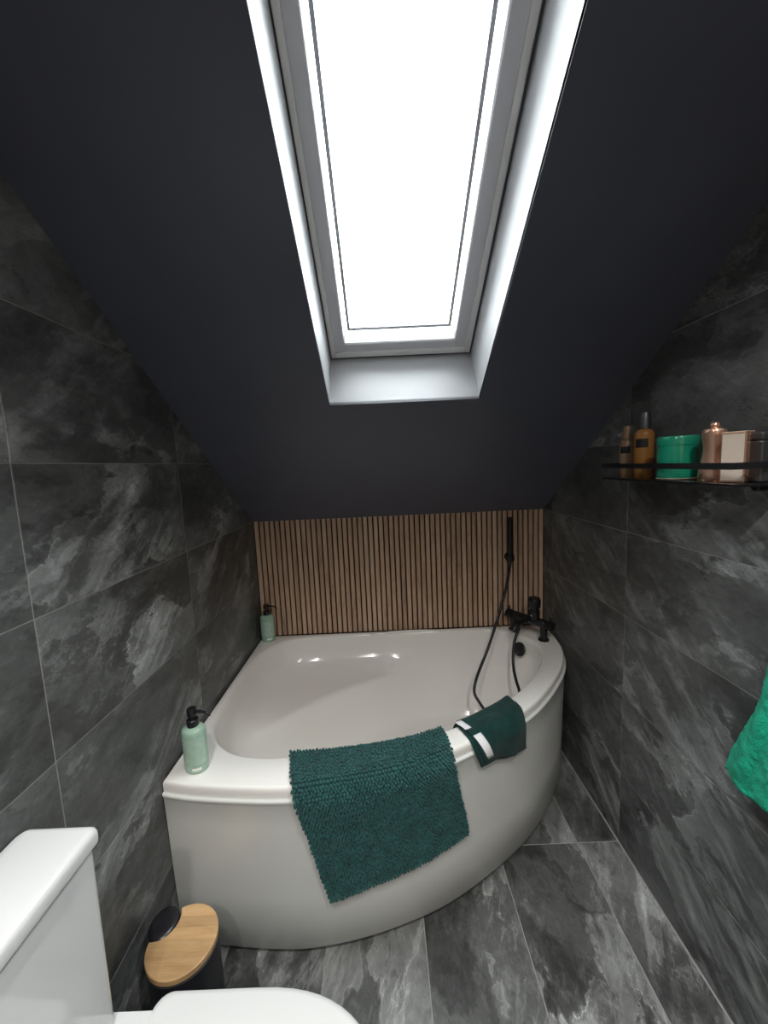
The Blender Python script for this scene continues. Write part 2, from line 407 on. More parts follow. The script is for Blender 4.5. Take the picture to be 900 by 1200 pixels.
def ring(x0, x1, s0, s1, wd, o0, o1):
    wl_, wr_, wb_, wt_ = wd if isinstance(wd, tuple) else (wd,)*4
    return [((x0,s0,o0),(x0+wl_,s1,o1)), ((x1-wr_,s0,o0),(x1,s1,o1)), ((x0+wl_,s0,o0),(x1-wr_,s0+wb_,o1)), ((x0+wl_,s1-wt_,o0),(x1-wr_,s1,o1))]
wpart('gasket', ring(SKL, SKR, 0.0, SKLEN, 0.008, 0.215, 0.29), M_gasket)
wpart('window_frame', ring(SKL+0.004, SKR-0.008, 0.012, SKLEN-0.01, (0.016,0.018,0.022,0.02), RD, 0.30), M_frame, bv=0.003)
sash = wpart('sash', ring(SKL+0.018, SKR-0.024, 0.030, SKLEN-0.03, (0.037,0.040,0.034,0.04), RD+0.006, 0.262), M_sash, bv=0.003)
wpart('glazing_bead', ring(SKL+0.050, SKR-0.060, 0.060, SKLEN-0.065, 0.006, RD+0.010, 0.262), M_frame, sash, bv=0.002)
wpart('spacer_bar', ring(SKL+0.066, SKR-0.075, 0.077, SKLEN-0.08, 0.010, 0.262, 0.268), M_spacer, sash)
b_ = bmesh.new(); add_box(b_, (SKL+0.03, 0.04, 0.2630), (SKR-0.035, SKLEN-0.04, 0.2670), skf)
obj('pane', b_, M_glass, win)


# ------------------------------------------------------------------ recessed downlights in the flat ceiling
e_ = NT('warm_lamp_lens'); e_.b.inputs['Emission Color'].default_value = (1.0, 0.90, 0.78, 1); e_.b.inputs['Emission Strength'].default_value = 30.0
M_lens = e_.m
def downlight(x, y, where):
    d = empty('downlight', (x, y, ZC), label='round recessed downlight in the flat ceiling ' + where, cat='lamp', group='recessed downlights')
    autosmooth(obj('bezel', lathe([(0.034,0.0),(0.045,0.0),(0.044,-0.004),(0.036,-0.005),(0.034,-0.002)], n=36), M_frame, d), 40)
    obj('lens', lathe([(0,-0.0012),(0.034,-0.0012)], n=36), M_lens, d)
    L = bpy.data.lights.new('downlight_lamp', 'AREA'); L.shape = 'DISK'; L.size = 0.07; L.energy = LAMP_W; L.color = (1.0, 0.965, 0.92); L.spread = math.radians(127)
    lo = bpy.data.objects.new('downlight_lamp', L); col.objects.link(lo); lo.parent = d; lo.location = (0, 0, -0.008)
LAMP_W = 8.8
for x_, y_, t_ in ((-0.32, -0.08, 'near the toilet'), (0.45, -0.08, 'above the green towel'), (-0.32, -0.68, 'by the left wall behind the viewer'), (0.45, -0.68, 'by the door')):
    downlight(x_, y_, t_)

# ------------------------------------------------------------------ slatted panel
NS = 56; pitch = (XR-XL)/NS
sp = empty('slat_panel', ((XL+XR)/2, YB+0.012, 0.565), label='vertical brown timber slat panel above the bath on the back wall', cat='wall panel')
obj('backing', box((XL-sp.location.x+0.001, -0.003, 0), (XR-sp.location.x-0.001, 0.001, ZT-0.565+0.004)), M_felt, sp)
sb = box((-pitch*0.5+0.0036, -0.012, 0.002), (pitch*0.5-0.0036, -0.003, ZT-0.565+0.003))
bmesh.ops.bevel(sb, geom=[e for e in sb.edges if abs(e.verts[0].co.z-e.verts[1].co.z) > 0.1 and e.verts[0].co.y < -0.01], offset=0.002, segments=1, affect='EDGES')
s0 = obj('slat', sb, M_slat, sp); s0.location = (XL+pitch*0.5-sp.location.x, 0, 0)
for i in range(1, NS):
    c = s0.copy(); col.objects.link(c); c.parent = sp; c.location = (XL+pitch*(i+0.5)-sp.location.x, 0, 0)

# ------------------------------------------------------------------ corner bath
RIM = 0.565
front = catmull([(-0.684,1.066,0),(-0.60,1.047,0),(-0.45,1.029,0),(-0.29,1.021,0),(-0.12,1.042,0),(0.04,1.084,0),(0.172,1.135,0),(0.32,1.218,0),(0.475,1.325,0),(0.60,1.445,0),(0.735,1.618,0),(0.803,1.765,0),(0.826,1.91,0)], 6)
outer = [Vector((XL+0.002, YB-0.002, 0)), Vector((XL+0.002, 1.066, 0))] + [Vector((max(p.x, XL+0.002), p.y, 0)) for p in front[1:]] + [Vector((XR-0.003, YB-0.002, 0))]
inner = catmull([(-0.326,1.140,0),(-0.42,1.143,0),(-0.515,1.168,0),(-0.592,1.232,0),(-0.638,1.32,0),(-0.652,1.45,0),(-0.652,1.62,0),(-0.645,1.78,0),(-0.612,1.90,0),(-0.54,1.985,0),(-0.40,2.022,0),(-0.2,2.028,0),(0.02,2.028,0),(0.25,2.027,0),(0.46,2.024,0),(0.565,2.008,0),(0.632,1.960,0),(0.672,1.905,0),(0.703,1.850,0),(0.706,1.765,0),(0.668,1.668,0),(0.588,1.55,0),(0.492,1.443,0),(0.36,1.337,0),(0.22,1.254,0),(0.06,1.188,0),(-0.13,1.150,0)], 5, True)
well = catmull([(-0.32,1.19,0),(-0.45,1.20,0),(-0.54,1.26,0),(-0.60,1.36,0),(-0.575,1.46,0),(-0.46,1.59,0),(-0.285,1.75,0),(-0.06,1.885,0),(0.142,1.972,0),(0.32,1.985,0),(0.47,1.972,0),(0.57,1.925,0),(0.625,1.86,0),(0.650,1.77,0),(0.615,1.68,0),(0.535,1.575,0),(0.44,1.48,0),(0.32,1.39,0),(0.19,1.31,0),(0.04,1.245,0),(-0.14,1.20,0)], 5, True)
CB = Vector((0.06, 1.55, 0))
def polar(poly, ang):
    d = Vector((cos(ang), sin(ang))); best = 0; n = len(poly)
    for i in range(n):
        a = poly[i]-CB; b = poly[(i+1)%n]-CB
        e = (b.x-a.x, b.y-a.y); den = d.x*e[1]-d.y*e[0]
        if abs(den) < 1e-12: continue
        t = (a.x*e[1]-a.y*e[0])/den; u = (a.x*d.y-a.y*d.x)/den
        if t > 0 and -1e-9 <= u <= 1+1e-9: best = max(best, t)
    return best
angs = [2*pi*i/220 for i in range(220)]
for p in (outer[0], outer[1], outer[-1]): angs.append(math.atan2(p.y-CB.y, p.x-CB.x) % (2*pi))
angs = sorted(set(round(a, 6) for a in angs)); NA = len(angs)
ro = [polar(outer, a) for a in angs]; rin = [polar(inner, a) for a in angs]; rw = [polar(well, a) for a in angs]
bath = empty('bathtub', (0.07, 1.55, 0), label='white offset corner bathtub with curved front panel', cat='bathtub'); B0 = Vector(bath.location)
bm = bmesh.new(); rings = []
def badd(fr, fz):
    rg = []
    for i, a in enumerate(angs):
        r = fr(i); rg.append(bm.verts.new(CB + Vector((cos(a)*r, sin(a)*r, fz(i))) - B0))
    rings.append(rg)
seatw = [smoothstep(0.07, 0.16, rin[i]-rw[i]) for i in range(NA)]
badd(lambda i: ro[i]-0.012, lambda i: RIM-0.036)
badd(lambda i: ro[i]-0.001, lambda i: RIM-0.034)
badd(lambda i: ro[i], lambda i: RIM-0.030)
badd(lambda i: ro[i], lambda i: RIM-0.012)
badd(lambda i: ro[i]-0.002, lambda i: RIM-0.005)
badd(lambda i: ro[i]-0.006, lambda i: RIM-0.001)
badd(lambda i: ro[i]-0.011, lambda i: RIM)
badd(lambda i: rin[i]+min(0.008, (ro[i]-rin[i])*0.3), lambda i: RIM)
badd(lambda i: rin[i]+0.002, lambda i: RIM-0.002)
badd(lambda i: rin[i]-0.003, lambda i: RIM-0.008)
badd(lambda i: rin[i]-0.007, lambda i: RIM-0.020)
lerp = lambda a, b, t: a+(b-a)*t
# walls: plain side by default, a broad seat shelf towards the back left corner
def zpl(k): return {1: 0.50, 2: 0.44, 3: 0.40, 4: 0.375}[k]
badd(lambda i: lerp(rin[i]-0.018, rin[i]-0.020, seatw[i]), lambda i: lerp(0.50, 0.485, seatw[i]))
badd(lambda i: lerp(rin[i]-0.030, rin[i]-0.045, seatw[i]), lambda i: lerp(0.44, 0.440, seatw[i]))
badd(lambda i: lerp(lerp(rin[i], rw[i], 0.8), rin[i]-0.085, seatw[i]), lambda i: lerp(0.41, 0.418, seatw[i]))
badd(lambda i: lerp(lerp(rin[i], rw[i], 0.88), rw[i]+0.030, seatw[i]), lambda i: lerp(0.398, 0.398, seatw[i]))
badd(lambda i: lerp(lerp(rin[i], rw[i], 0.96), rw[i]+0.010, seatw[i]), lambda i: lerp(0.386, 0.3965, seatw[i]))
badd(lambda i: rw[i], lambda i: lerp(0.375, 0.391, seatw[i]))
badd(lambda i: rw[i]-0.008, lambda i: lerp(0.358, 0.378, seatw[i]))
badd(lambda i: rw[i]-0.040, lambda i: 0.28)
badd(lambda i: rw[i]-0.075, lambda i: 0.20)
badd(lambda i: rw[i]-0.11, lambda i: 0.155)
badd(lambda i: rw[i]-0.15, lambda i: 0.138)
badd(lambda i: (rw[i]-0.15)*0.5, lambda i: 0.132)
for a, b in zip(rings, rings[1:]):
    for k in range(NA): bm.faces.new((a[k], a[(k+1)%NA], b[(k+1)%NA], b[k]))
cv = bm.verts.new(CB+Vector((0,0,0.130))-B0)
for k in range(NA): bm.faces.new((rings[-1][k], rings[-1][(k+1)%NA], cv))
shell = obj('tub_shell', bm, M_acryl, bath, smooth=True); autosmooth(shell, 50)
# raised grip along the back rim
gb = tube([Vector(p)-B0 for p in catmull([(-0.10,2.028,0.556),(0.0,2.030,0.5655),(0.12,2.031,0.5675),(0.22,2.031,0.5655),(0.27,2.030,0.558)], 6)], 0.006, 10)
obj('grip_ridge', gb, M_acryl, bath, smooth=True)
# front panel
fc = catmull([(p.x, p.y, 0) for p in front[::3]] + ([] if (len(front)-1) % 3 == 0 else [front[-1]]), 4)
fc.append(Vector((0.8275, 1.97, 0)))
bm = bmesh.new(); prev = None
prof = [(0.000,0.020),(-0.004,0.024),(0.000,0.20),(0.004,0.44),(0.006,0.505),(0.009,0.518),(0.0105,0.524),(0.0095,0.529),(0.005,0.531),(-0.012,0.531),(-0.012,0.02)]
prof = [(-0.016,0.020),(-0.012,0.024),(-0.006,0.20),(0.0,0.44),(0.002,0.508),(0.006,0.517),(0.0085,0.523),(0.0075,0.528),(0.003,0.530),(-0.016,0.530)]
for i, p in enumerate(fc):
    t = (fc[min(i+1,len(fc)-1)]-fc[max(i-1,0)]).normalized(); nn = Vector((t.y, -t.x, 0))
    rg = []
    for k, z in prof:
        q = p + nn*k + Vector((0,0,z)); q.x = max(XL+0.0015, min(XR-0.0015, q.x)); rg.append(bm.verts.new(q-B0))
    if prev:
        for a in range(len(prof)-1): bm.faces.new((prev[a], rg[a], rg[a+1], prev[a+1]))
    prev = rg
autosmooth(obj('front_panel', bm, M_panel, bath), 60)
bm = bmesh.new(); prev = None
for i, p in enumerate(fc):
    t = (fc[min(i+1,len(fc)-1)]-fc[max(i-1,0)]).normalized(); nn = Vector((t.y, -t.x, 0))
    rg = []
    for z in (0.0005, 0.022):
        q = p - nn*0.028 + Vector((0,0,z)); q.x = max(XL+0.003, min(XR-0.003, q.x)); rg.append(bm.verts.new(q-B0))
    if prev: bm.faces.new((prev[0], rg[0], rg[1], prev[1]))
    prev = rg
obj('plinth', bm, M_blackp, bath, smooth=True)
# overflow cover on the tap end wall and waste
axv = Vector((-0.85, -0.45, 0.30)).normalized()
obj('overflow_cover', lathe([(0,0.0),(0.030,0.0),(0.034,0.004),(0.034,0.010),(0.031,0.013),(0.0,0.014)], n=36, c=Vector((0.646,1.882,0.513))-B0, axis=axv), M_black, bath, smooth=False, label='round black overflow cover')
obj('waste_plug', lathe([(0,0.0),(0.035,0.0),(0.033,0.006),(0,0.009)], n=32, c=Vector((0.22,1.62,0.131))-B0), M_black, bath)

# ------------------------------------------------------------------ deck mixer tap
A = Vector((0.652, 2.000, RIM)); Bp = Vector((0.752, 1.862, RIM)); ax = (Bp-A); Lb = ax.length; ax = ax/Lb
mid = (A+Bp)/2; fwd = Vector((ax.y, -ax.x, 0)); fwd = fwd if fwd.dot(CB-mid) > 0 else -fwd
tap = empty('bath_mixer_tap', mid, label='matt black bath shower mixer tap on the bath corner', cat='tap')
def tl(p): return Vector(p)-mid
HB = 0.082
for P in (A, Bp):
    obj('pillar', lathe([(0,0.0),(0.026,0.0),(0.026,0.006),(0.019,0.010),(0.017,0.012),(0.017,HB-0.01),(0.0,HB)], n=28, c=tl(P)), M_black, tap)
bar0 = A - ax*0.004; bar1 = Bp + ax*0.012
bb = bmesh.new()
add_lathe(bb, [(0,0),(0.019,0),(0.021,0.003),(0.021,Lb+0.013),(0.019,Lb+0.016),(0,Lb+0.016)], n=28, c=tl(bar0)+Vector((0,0,HB)), axis=ax)
autosmooth(obj('mixer_body', bb, M_black, tap))
for P, s in ((bar0, -1), (bar1, 1)):
    h_ = bmesh.new(); add_lathe(h_, [(0.0,0.0),(0.015,0.0),(0.015,0.008),(0.022,0.010),(0.023,0.014),(0.022,0.034),(0.018,0.037),(0,0.037)], n=24, c=tl(P)+Vector((0,0,HB)), axis=ax*s)
    hd = autosmooth(obj('handle', h_, M_black, tap))
    c0 = tl(P)+Vector((0,0,HB))+ax*s*0.024
    lv = bmesh.new()
    for d in (Vector((0,0,1)), fwd, -fwd):
        add_tube(lv, [c0+d*0.018, c0+d*0.034, c0+d*0.040], [0.006,0.006,0.0045], 10)
    obj('handle_arm', lv, M_black, hd, smooth=True)
spt = catmull([tl(mid)+Vector((0,0,HB)), tl(mid)+fwd*0.05+Vector((0,0,HB+0.002)), tl(mid)+fwd*0.10+Vector((0,0,HB-0.006)), tl(mid)+fwd*0.125+Vector((0,0,HB-0.03))], 5)
obj('spout', tube(spt, 0.014, 14), M_black, tap, smooth=True)
dv = bmesh.new()
cD = tl(mid)+ax*0.035+Vector((0,0,HB+0.012))
add_lathe(dv, [(0,0),(0.024,0),(0.026,0.004),(0.026,0.042),(0.020,0.048),(0.020,0.058),(0.028,0.062),(0.030,0.070),(0.030,0.096),(0.026,0.108),(0,0.110)], n=24, c=cD)
autosmooth(obj('diverter', dv, M_black, tap))
obj('diverter_lever', tube([cD+Vector((0,0,0.085)), cD+fwd*0.03+Vector((0,0,0.098)), cD+fwd*0.045+Vector((0,0,0.108))], [0.007,0.006,0.005], 10), M_black, tap, smooth=True)
obj('diverter_button', lathe([(0,0),(0.0055,0),(0.0055,0.003),(0,0.004)], n=16, c=cD+fwd*0.0255+Vector((0,0,0.022)), axis=fwd), M_chrome, tap, label='small chrome button')
hs = tl(mid)-ax*0.02+fwd*0.018+Vector((0,0,HB-0.004))
obj('hose_outlet', lathe([(0,0),(0.011,0),(0.011,0.022),(0.009,0.026),(0,0.026)], n=18, c=hs, axis=(fwd+Vector((0,0,-0.5))).normalized()), M_black, tap)

# hand shower: wand in its wall bracket, hose looping through the bath to the tap
hsw = empty('hand_shower', (0.640, 2.02, 0.94), label='black pencil hand shower with a long hose against the timber slats', cat='shower'); H0 = Vector(hsw.location)
obj('wand', lathe([(0,0.0),(0.011,0.0),(0.013,0.006),(0.0135,0.03),(0.0135,0.218),(0.011,0.222),(0,0.222)], n=24, c=Vector((0.641,2.015,0.936))-H0), M_black, hsw)
hb = bmesh.new()
add_lathe(hb, [(0,0),(0.021,0),(0.021,0.006),(0.010,0.008),(0.010,0.022),(0,0.022)], n=24, c=Vector((0.641,2.054,0.945))-H0, axis=(0,-1,0))
add_lathe(hb, [(0.0,-0.014),(0.019,-0.014),(0.020,-0.010),(0.020,0.012),(0.018,0.014),(0,0.014)], n=24, c=Vector((0.641,2.015,0.945))-H0)
autosmooth(obj('wall_bracket', hb, M_black, hsw))
ho = mid+hs+fwd*0.022+Vector((0,0,-0.012))
hp = [(0.641,2.015,0.935),(0.636,2.010,0.900),(0.612,2.0,0.787),(0.553,1.95,0.648),(0.489,1.90,0.515),(0.438,1.85,0.444),(0.400,1.80,0.395),(0.390,1.775,0.356),(0.406,1.745,0.328),(0.429,1.71,0.303),(0.470,1.68,0.275),(0.520,1.67,0.280),(0.560,1.68,0.33),(0.578,1.70,0.392),(0.580,1.75,0.424),(0.585,1.80,0.455),(0.595,1.84,0.500),(0.612,1.868,0.560),(0.638,1.892,0.606)]
hpts = catmull(hp + [tuple(ho)], 8)
obj('hose', tube([p-H0 for p in hpts], 0.0068, 12), M_black, hsw, smooth=True)

# ------------------------------------------------------------------ cloths over the bath rim
def y_front(x):
    for a, b in zip(front, front[1:]):
        if a.x <= x <= b.x: return a.y+(b.y-a.y)*(x-a.x)/(b.x-a.x)
    return front[0].y if x < front[0].x else front[-1].y
inn_f = [p for p in inner]
def y_inner(x):
    best = None
    for i in range(len(inn_f)):
        a, b = inn_f[i], inn_f[(i+1) % len(inn_f)]
        if (a.x-x)*(b.x-x) <= 0 and abs(a.x-b.x) > 1e-9:
            y = a.y+(b.y-a.y)*(x-a.x)/(b.x-a.x)
            if best is None or y < best: best = y
    return best
def drape(nu, nv, x_of, z_end, lift=0.004, inside=0.03):
    """sheet over the rim: returns grid of points and outward normals; v runs inside -> over rim -> down the front"""
    G = []
    for i in range(nu+1):
        u = i/nu; path = []
        xa = x_of(u, 0.0); yi, yo = y_inner(xa), y_front(xa)
        rwid = yi-yo; drop = RIM - z_end(u)
        # cross-section polyline (distance outwards d, height z), with rounded shoulders
        ov = 0.013+lift
        cs = [(-0.012, RIM-inside), (-0.010, RIM-0.010), (-0.004, RIM+lift-0.001), (0.012, RIM+lift+0.001)]
        cs += [(rwid*k, RIM+lift+0.001) for k in (0.3,0.5,0.7)]
        cs += [(rwid-0.014, RIM+lift), (rwid-0.001, RIM-0.002+lift*0.5), (rwid+lift+0.004, RIM-0.014), (rwid+ov, RIM-0.034), (rwid+ov, RIM-0.06)]
        k = 1
        while cs[-1][1]-0.05 > z_end(u): cs.append((rwid+ov-0.003*k if k < 4 else rwid+ov-0.010, cs[-1][1]-0.05)); k += 1
        cs.append((cs[-1][0], z_end(u)))
        c3 = catmull([(a, 0, b) for a, b in cs], 6)
        L = [0]
        for a, b in zip(c3, c3[1:]): L.append(L[-1]+(b-a).length)
        rowp = []
        for j in range(nv+1):
            s = L[-1]*j/nv; m = 0
            while m < len(L)-2 and L[m+1] < s: m += 1
            q = c3[m]+(c3[m+1]-c3[m])*((s-L[m])/max(1e-9, L[m+1]-L[m]))
            x = x_of(u, j/nv); yi2, yo2 = y_inner(x), y_front(x); rw2 = yi2-yo2
            dd = q.x*(rw2/rwid) if 0 < q.x < rwid else (q.x if q.x <= 0 else q.x-rwid+rw2)
            sl = (y_front(x+0.01)-y_front(x-0.01))/0.02
            k_ = math.sqrt(1+sl*sl) if dd > rw2 else 1.0        # keep clear of the slanting front
            yy = yi2-rw2-(dd-rw2)*k_ if dd > rw2 else yi2-dd
            rowp.append(Vector((x, yy, q.z)))
        G.append(rowp)
    return G
def grid_normals(G):
    nu, nv = len(G)-1, len(G[0])-1; Nn = []
    for i in range(nu+1):
        r = []
        for j in range(nv+1):
            du = G[min(i+1,nu)][j]-G[max(i-1,0)][j]; dv_ = G[i][min(j+1,nv)]-G[i][max(j-1,0)]
            n = dv_.cross(du)
            n = n.normalized() if n.length > 1e-12 else Vector((0,-1,0))
            r.append(n)
        Nn.append(r)
    # outward = up on the rim
    if Nn[nu//2][nv//3].z < 0: Nn = [[-n for n in r] for r in Nn]
    return Nn
def sheet(G, Nn, th, org, wav=None):
    bm = bmesh.new(); nu, nv = len(G)-1, len(G[0])-1
    top = [[bm.verts.new(G[i][j]+Nn[i][j]*th*(1.0 if 0 < i < nu and 0 < j < nv else 0.6)-org) for j in range(nv+1)] for i in range(nu+1)]
    bot = [[bm.verts.new(G[i][j]-org) for j in range(nv+1)] for i in range(nu+1)]
    for i in range(nu):
        for j in range(nv):
            bm.faces.new((top[i][j],top[i+1][j],top[i+1][j+1],top[i][j+1])); bm.faces.new((bot[i][j],bot[i][j+1],bot[i+1][j+1],bot[i+1][j]))
    for i in range(nu):
        bm.faces.new((top[i][0],bot[i][0],bot[i+1][0],top[i+1][0])); bm.faces.new((top[i][nv],top[i+1][nv],bot[i+1][nv],bot[i][nv]))
    for j in range(nv):
        bm.faces.new((top[0][j],top[0][j+1],bot[0][j+1],bot[0][j])); bm.faces.new((top[nu][j],bot[nu][j],bot[nu][j+1],top[nu][j+1]))
    return bm
# bath mat
mat_o = empty('bath_mat', (-0.05, 1.07, 0.57), label='teal chenille bath mat draped over the front rim of the bath', cat='bath mat'); m0 = Vector(mat_o.location)
def mx_of(u, v):
    l = -0.330+0.128*v; r = 0.150+0.066*v
    return l+(r-l)*u + 0.004*sin(v*9)*(u-0.5)
def mz(u): return 0.205+0.062*smoothstep(0, 1, u)**0.8 + 0.006*sin(u*7)
G = drape(48, 62, mx_of, mz, 0.004, 0.03); Nn = grid_normals(G)
obj('mat_backing', sheet(G, Nn, 0.006, m0), M_mback, mat_o, smooth=True)
verts, faces = [], []
rnd = random.Random(3)
def blob(c, nrm, tn, length, rad):
    b = tn.cross(nrm).normalized(); base = len(verts); ns = 6
    prof_ = [(-0.5,0.55),(-0.2,1.0),(0.25,1.0),(0.5,0.6)]
    verts.append(c-tn*length*0.62)
    for k, rr in prof_:
        for q in range(ns):
            a = 2*pi*q/ns; verts.append(c+tn*length*k+(nrm*cos(a)+b*sin(a))*rad*rr)
    verts.append(c+tn*length*0.62); last = len(verts)-1
    for q in range(ns): faces.append((base, base+1+q, base+1+(q+1)%ns))
    for r in range(3):
        for q in range(ns):
            i0 = base+1+r*ns+q; i1 = base+1+r*ns+(q+1)%ns; faces.append((i0, i0+ns, i1+ns, i1))
    for q in range(ns): faces.append((last, base+1+3*ns+(q+1)%ns, base+1+3*ns+q))
nu, nv = 48, 62
for i in range(nu+1):
    for j in range(1, nv+1):
        p = G[i][j]; n = Nn[i][j]; t = (G[i][min(j+1,nv)]-G[i][j-1]).normalized()
        s_ = (G[min(i+1,nu)][j]-G[max(i-1,0)][j]).normalized()
        drop = smoothstep(0.0, 0.9, max(0, -t.z))
        d = (n*lerp(0.65, 0.38, drop)+t*lerp(0.55, 0.9, drop)+s_*rnd.uniform(-0.3,0.3)+n*rnd.uniform(-0.2,0.25)).normalized()
        side = n - d*n.dot(d)
        if side.length < 0.05: side = s_
        c = p + n*(0.0085+rnd.uniform(-0.0012,0.0018)) + s_*(rnd.uniform(-0.0016,0.0016)+(0.002 if j % 2 else -0.002)) + t*rnd.uniform(-0.0015,0.0015)
        blob(c-m0, side.normalized(), d, rnd.uniform(0.0085,0.0110), rnd.uniform(0.0038,0.0046))
me = bpy.data.meshes.new('chenille_pile'); me.from_pydata([tuple(v) for v in verts], [], faces)
obj('chenille_pile', me, M_mat, mat_o, smooth=True, kind='stuff')

# dark folded cloth with care tags
cl = empty('flannel', (0.33, 1.25, 0.57), label='small dark green cloth with white tags folded over the bath rim', cat='cloth'); c0_ = Vector(cl.location)
def cx_of(u, v):
    l = 0.200+0.070*v; r = 0.428+0.028*smoothstep(0, 0.6, v)
    return l+(r-l)*u
def cz(u): return 0.480-0.036*u + 0.006*sin(u*6)
G = drape(40, 36, cx_of, cz, 0.003, 0.02)
Nn = grid_normals(G)
for i, r in enumerate(G):
    for j, p in enumerate(r): r[j] = p + Nn[i][j]*(0.0022*sin(i*0.33+j*0.21)+0.0022)*(0.4 if j < 12 else 1)
obj('under_layer', sheet(G, Nn, 0.004, c0_), M_flan, cl, smooth=True)
def cx2(u, v): return lerp(cx_of(0, v)+0.012*smoothstep(0.2,0.9,v)+0.004, cx_of(1, v)-0.0005, u)
G2 = drape(40, 36, cx2, lambda u: cz(u)+0.006, 0.0095, 0.02); N2 = grid_normals(G2)
for i, r in enumerate(G2):
    for j, p in enumerate(r): r[j] = p + N2[i][j]*(0.0020*sin(i*0.29+1+j*0.17)+0.0020)*(0.4 if j < 12 else 1)
obj('top_layer', sheet(G2, N2, 0.005, c0_), M_flan, cl, smooth=True)
def tag_on(ia, ib, ja, jb, skew, lift):
    bm = bmesh.new(); rows_ = []
    for a in range(5):
        rr = []
        for b in range(7):
            j = ja+(jb-ja)*b/6; i = ia+(ib-ia)*a/4+skew*b/6
            i = max(-3, min(39.9, i)); ii = max(0, int(i)); jj = min(35, int(j)); fi, fj = i-ii, j-jj
            p = G2[ii][jj]*(1-fi)*(1-fj)+G2[ii+1][jj]*fi*(1-fj)+G2[ii][jj+1]*(1-fi)*fj+G2[ii+1][jj+1]*fi*fj
            rr.append(bm.verts.new(p+N2[ii][jj]*(0.0065+lift*sin(pi*b/6))-c0_))
        rows_.append(rr)
    for a in range(4):
        for b in range(6): bm.faces.new((rows_[a][b],rows_[a+1][b],rows_[a+1][b+1],rows_[a][b+1]))
    o = obj('care_tag', bm, M_tag, cl, smooth=True); sd = o.modifiers.new('thickness','SOLIDIFY'); sd.thickness = 0.0008
tag_on(-2.0, 2.2, 6, 15, 1.5, 0.002)
tag_on(0.4, 5.6, 20, 32.5, 2.2, 0.003)

# ------------------------------------------------------------------ soap dispensers
def dispenser(loc, rz, label):
    d = empty('soap_dispenser', loc, rz, label=label, cat='soap dispenser', group='mint soap dispensers on the bath rim')
    bd = autosmooth(obj('bottle', lathe([(0,0.0),(0.030,0.0),(0.034,0.003),(0.0355,0.010),(0.0355,0.120),(0.0345,0.128),(0.030,0.134),(0.020,0.138),(0.016,0.140),(0.0,0.140)], n=40, sy=0.86), M_soap, d), 50)
    # printed wrap: slightly proud band on the front
    bm = bmesh.new(); prev = None
    for k in range(21):
        a = -pi*0.95+pi*0.9*k/20; r = 0.0358
        rg = [bm.verts.new((r*cos(a), r*sin(a)*0.86, z)) for z in (0.030, 0.110)]
        if prev: bm.faces.new((prev[0], rg[0], rg[1], prev[1]))
        prev = rg
    obj('label_wrap', bm, M_soapl, bd, smooth=True)
    bm = bmesh.new(); prev = None
    for k in range(9):
        a = -pi*0.46+pi*0.24*k/8; r = 0.0360
        rg = [bm.verts.new((r*cos(a), r*sin(a)*0.86, z)) for z in (0.012, 0.021)]
        if prev: bm.faces.new((prev[0], rg[0], rg[1], prev[1]))
        prev = rg
    obj('label_mark', bm, M_mintp, bd, smooth=True)
    pm = bmesh.new()
    add_lathe(pm, [(0,0.139),(0.0165,0.139),(0.0170,0.141),(0.0170,0.158),(0.015,0.160),(0.0075,0.161),(0.0075,0.170),(0.0135,0.171),(0.0140,0.174),(0.0140,0.190),(0.0125,0.193),(0,0.194)], n=28)
    autosmooth(obj('pump', pm, M_blackp, d))
    obj('nozzle', tube(catmull([(0.008,0,0.183),(0.030,0,0.184),(0.048,-0.001,0.181),(0.058,-0.001,0.172)], 5), [0.0048]*6+[0.0040]*5+[0.0032]*5, 10), M_blackp, d, smooth=True)
    return d
dispenser((-0.600, 1.112, RIM), math.radians(-8), 'mint green soap dispenser on the front left corner of the bath rim')
dispenser((-0.636, 2.003, RIM), math.radians(-5), 'mint green soap dispenser in the far corner against the timber slats')

# ------------------------------------------------------------------ toilet
toi = empty('toilet', (-0.45, 0.48, 0), label='white close coupled toilet beside the left wall', cat='toilet'); t0 = Vector(toi.location)
def rrect(x0, x1, y0, y1, r, n=6, r2=None):
    pts = []; rr = r if isinstance(r, tuple) else (r,)*4
    for (cx_, cy_, a0, q) in ((x1-rr[0], y1-rr[0], 0, rr[0]), (x0+rr[1], y1-rr[1], pi/2, rr[1]), (x0+rr[2], y0+rr[2], pi, rr[2]), (x1-rr[3], y0+rr[3], 1.5*pi, rr[3])):
        for k in range(n+1): pts.append((cx_+q*cos(a0+pi/2*k/n), cy_+q*sin(a0+pi/2*k/n)))
    return pts
def loft(sections, cap=True):
    bm = bmesh.new(); rs = []
    for pts, z in sections: rs.append([bm.verts.new((x, y, z)) for x, y in pts])
    for a, b in zip(rs, rs[1:]):
        n = len(a)
        for i in range(n): bm.faces.new((a[i], a[(i+1)%n], b[(i+1)%n], b[i]))
    if cap: bm.faces.new(rs[0]); bm.faces.new(rs[-1])
    return bm
def sh(pts): return [(x-t0.x, y-t0.y) for x, y in pts]
X0 = XL+0.004
cis = loft([(sh(rrect(X0, -0.556, 0.308, 0.655, 0.020)), 0.425), (sh(rrect(X0, -0.5545, 0.306, 0.656, 0.020)), 0.60), (sh(rrect(X0, -0.553, 0.304, 0.657, 0.020)), 0.790)])
autosmooth(obj('cistern', cis, M_ceramic, toi), 40)
def plan(d): return sh(rrect(X0, -0.546+d, 0.298-d, 0.661+d, 0.012))
lidc = loft([(plan(-0.004), 0.7915), (plan(-0.0005), 0.794), (plan(0), 0.798), (plan(0), 0.812), (plan(-0.002), 0.818), (plan(-0.006), 0.8215), (plan(-0.012), 0.823)])
lo_ = autosmooth(obj('cistern_lid', lidc, M_ceramic, toi), 40)
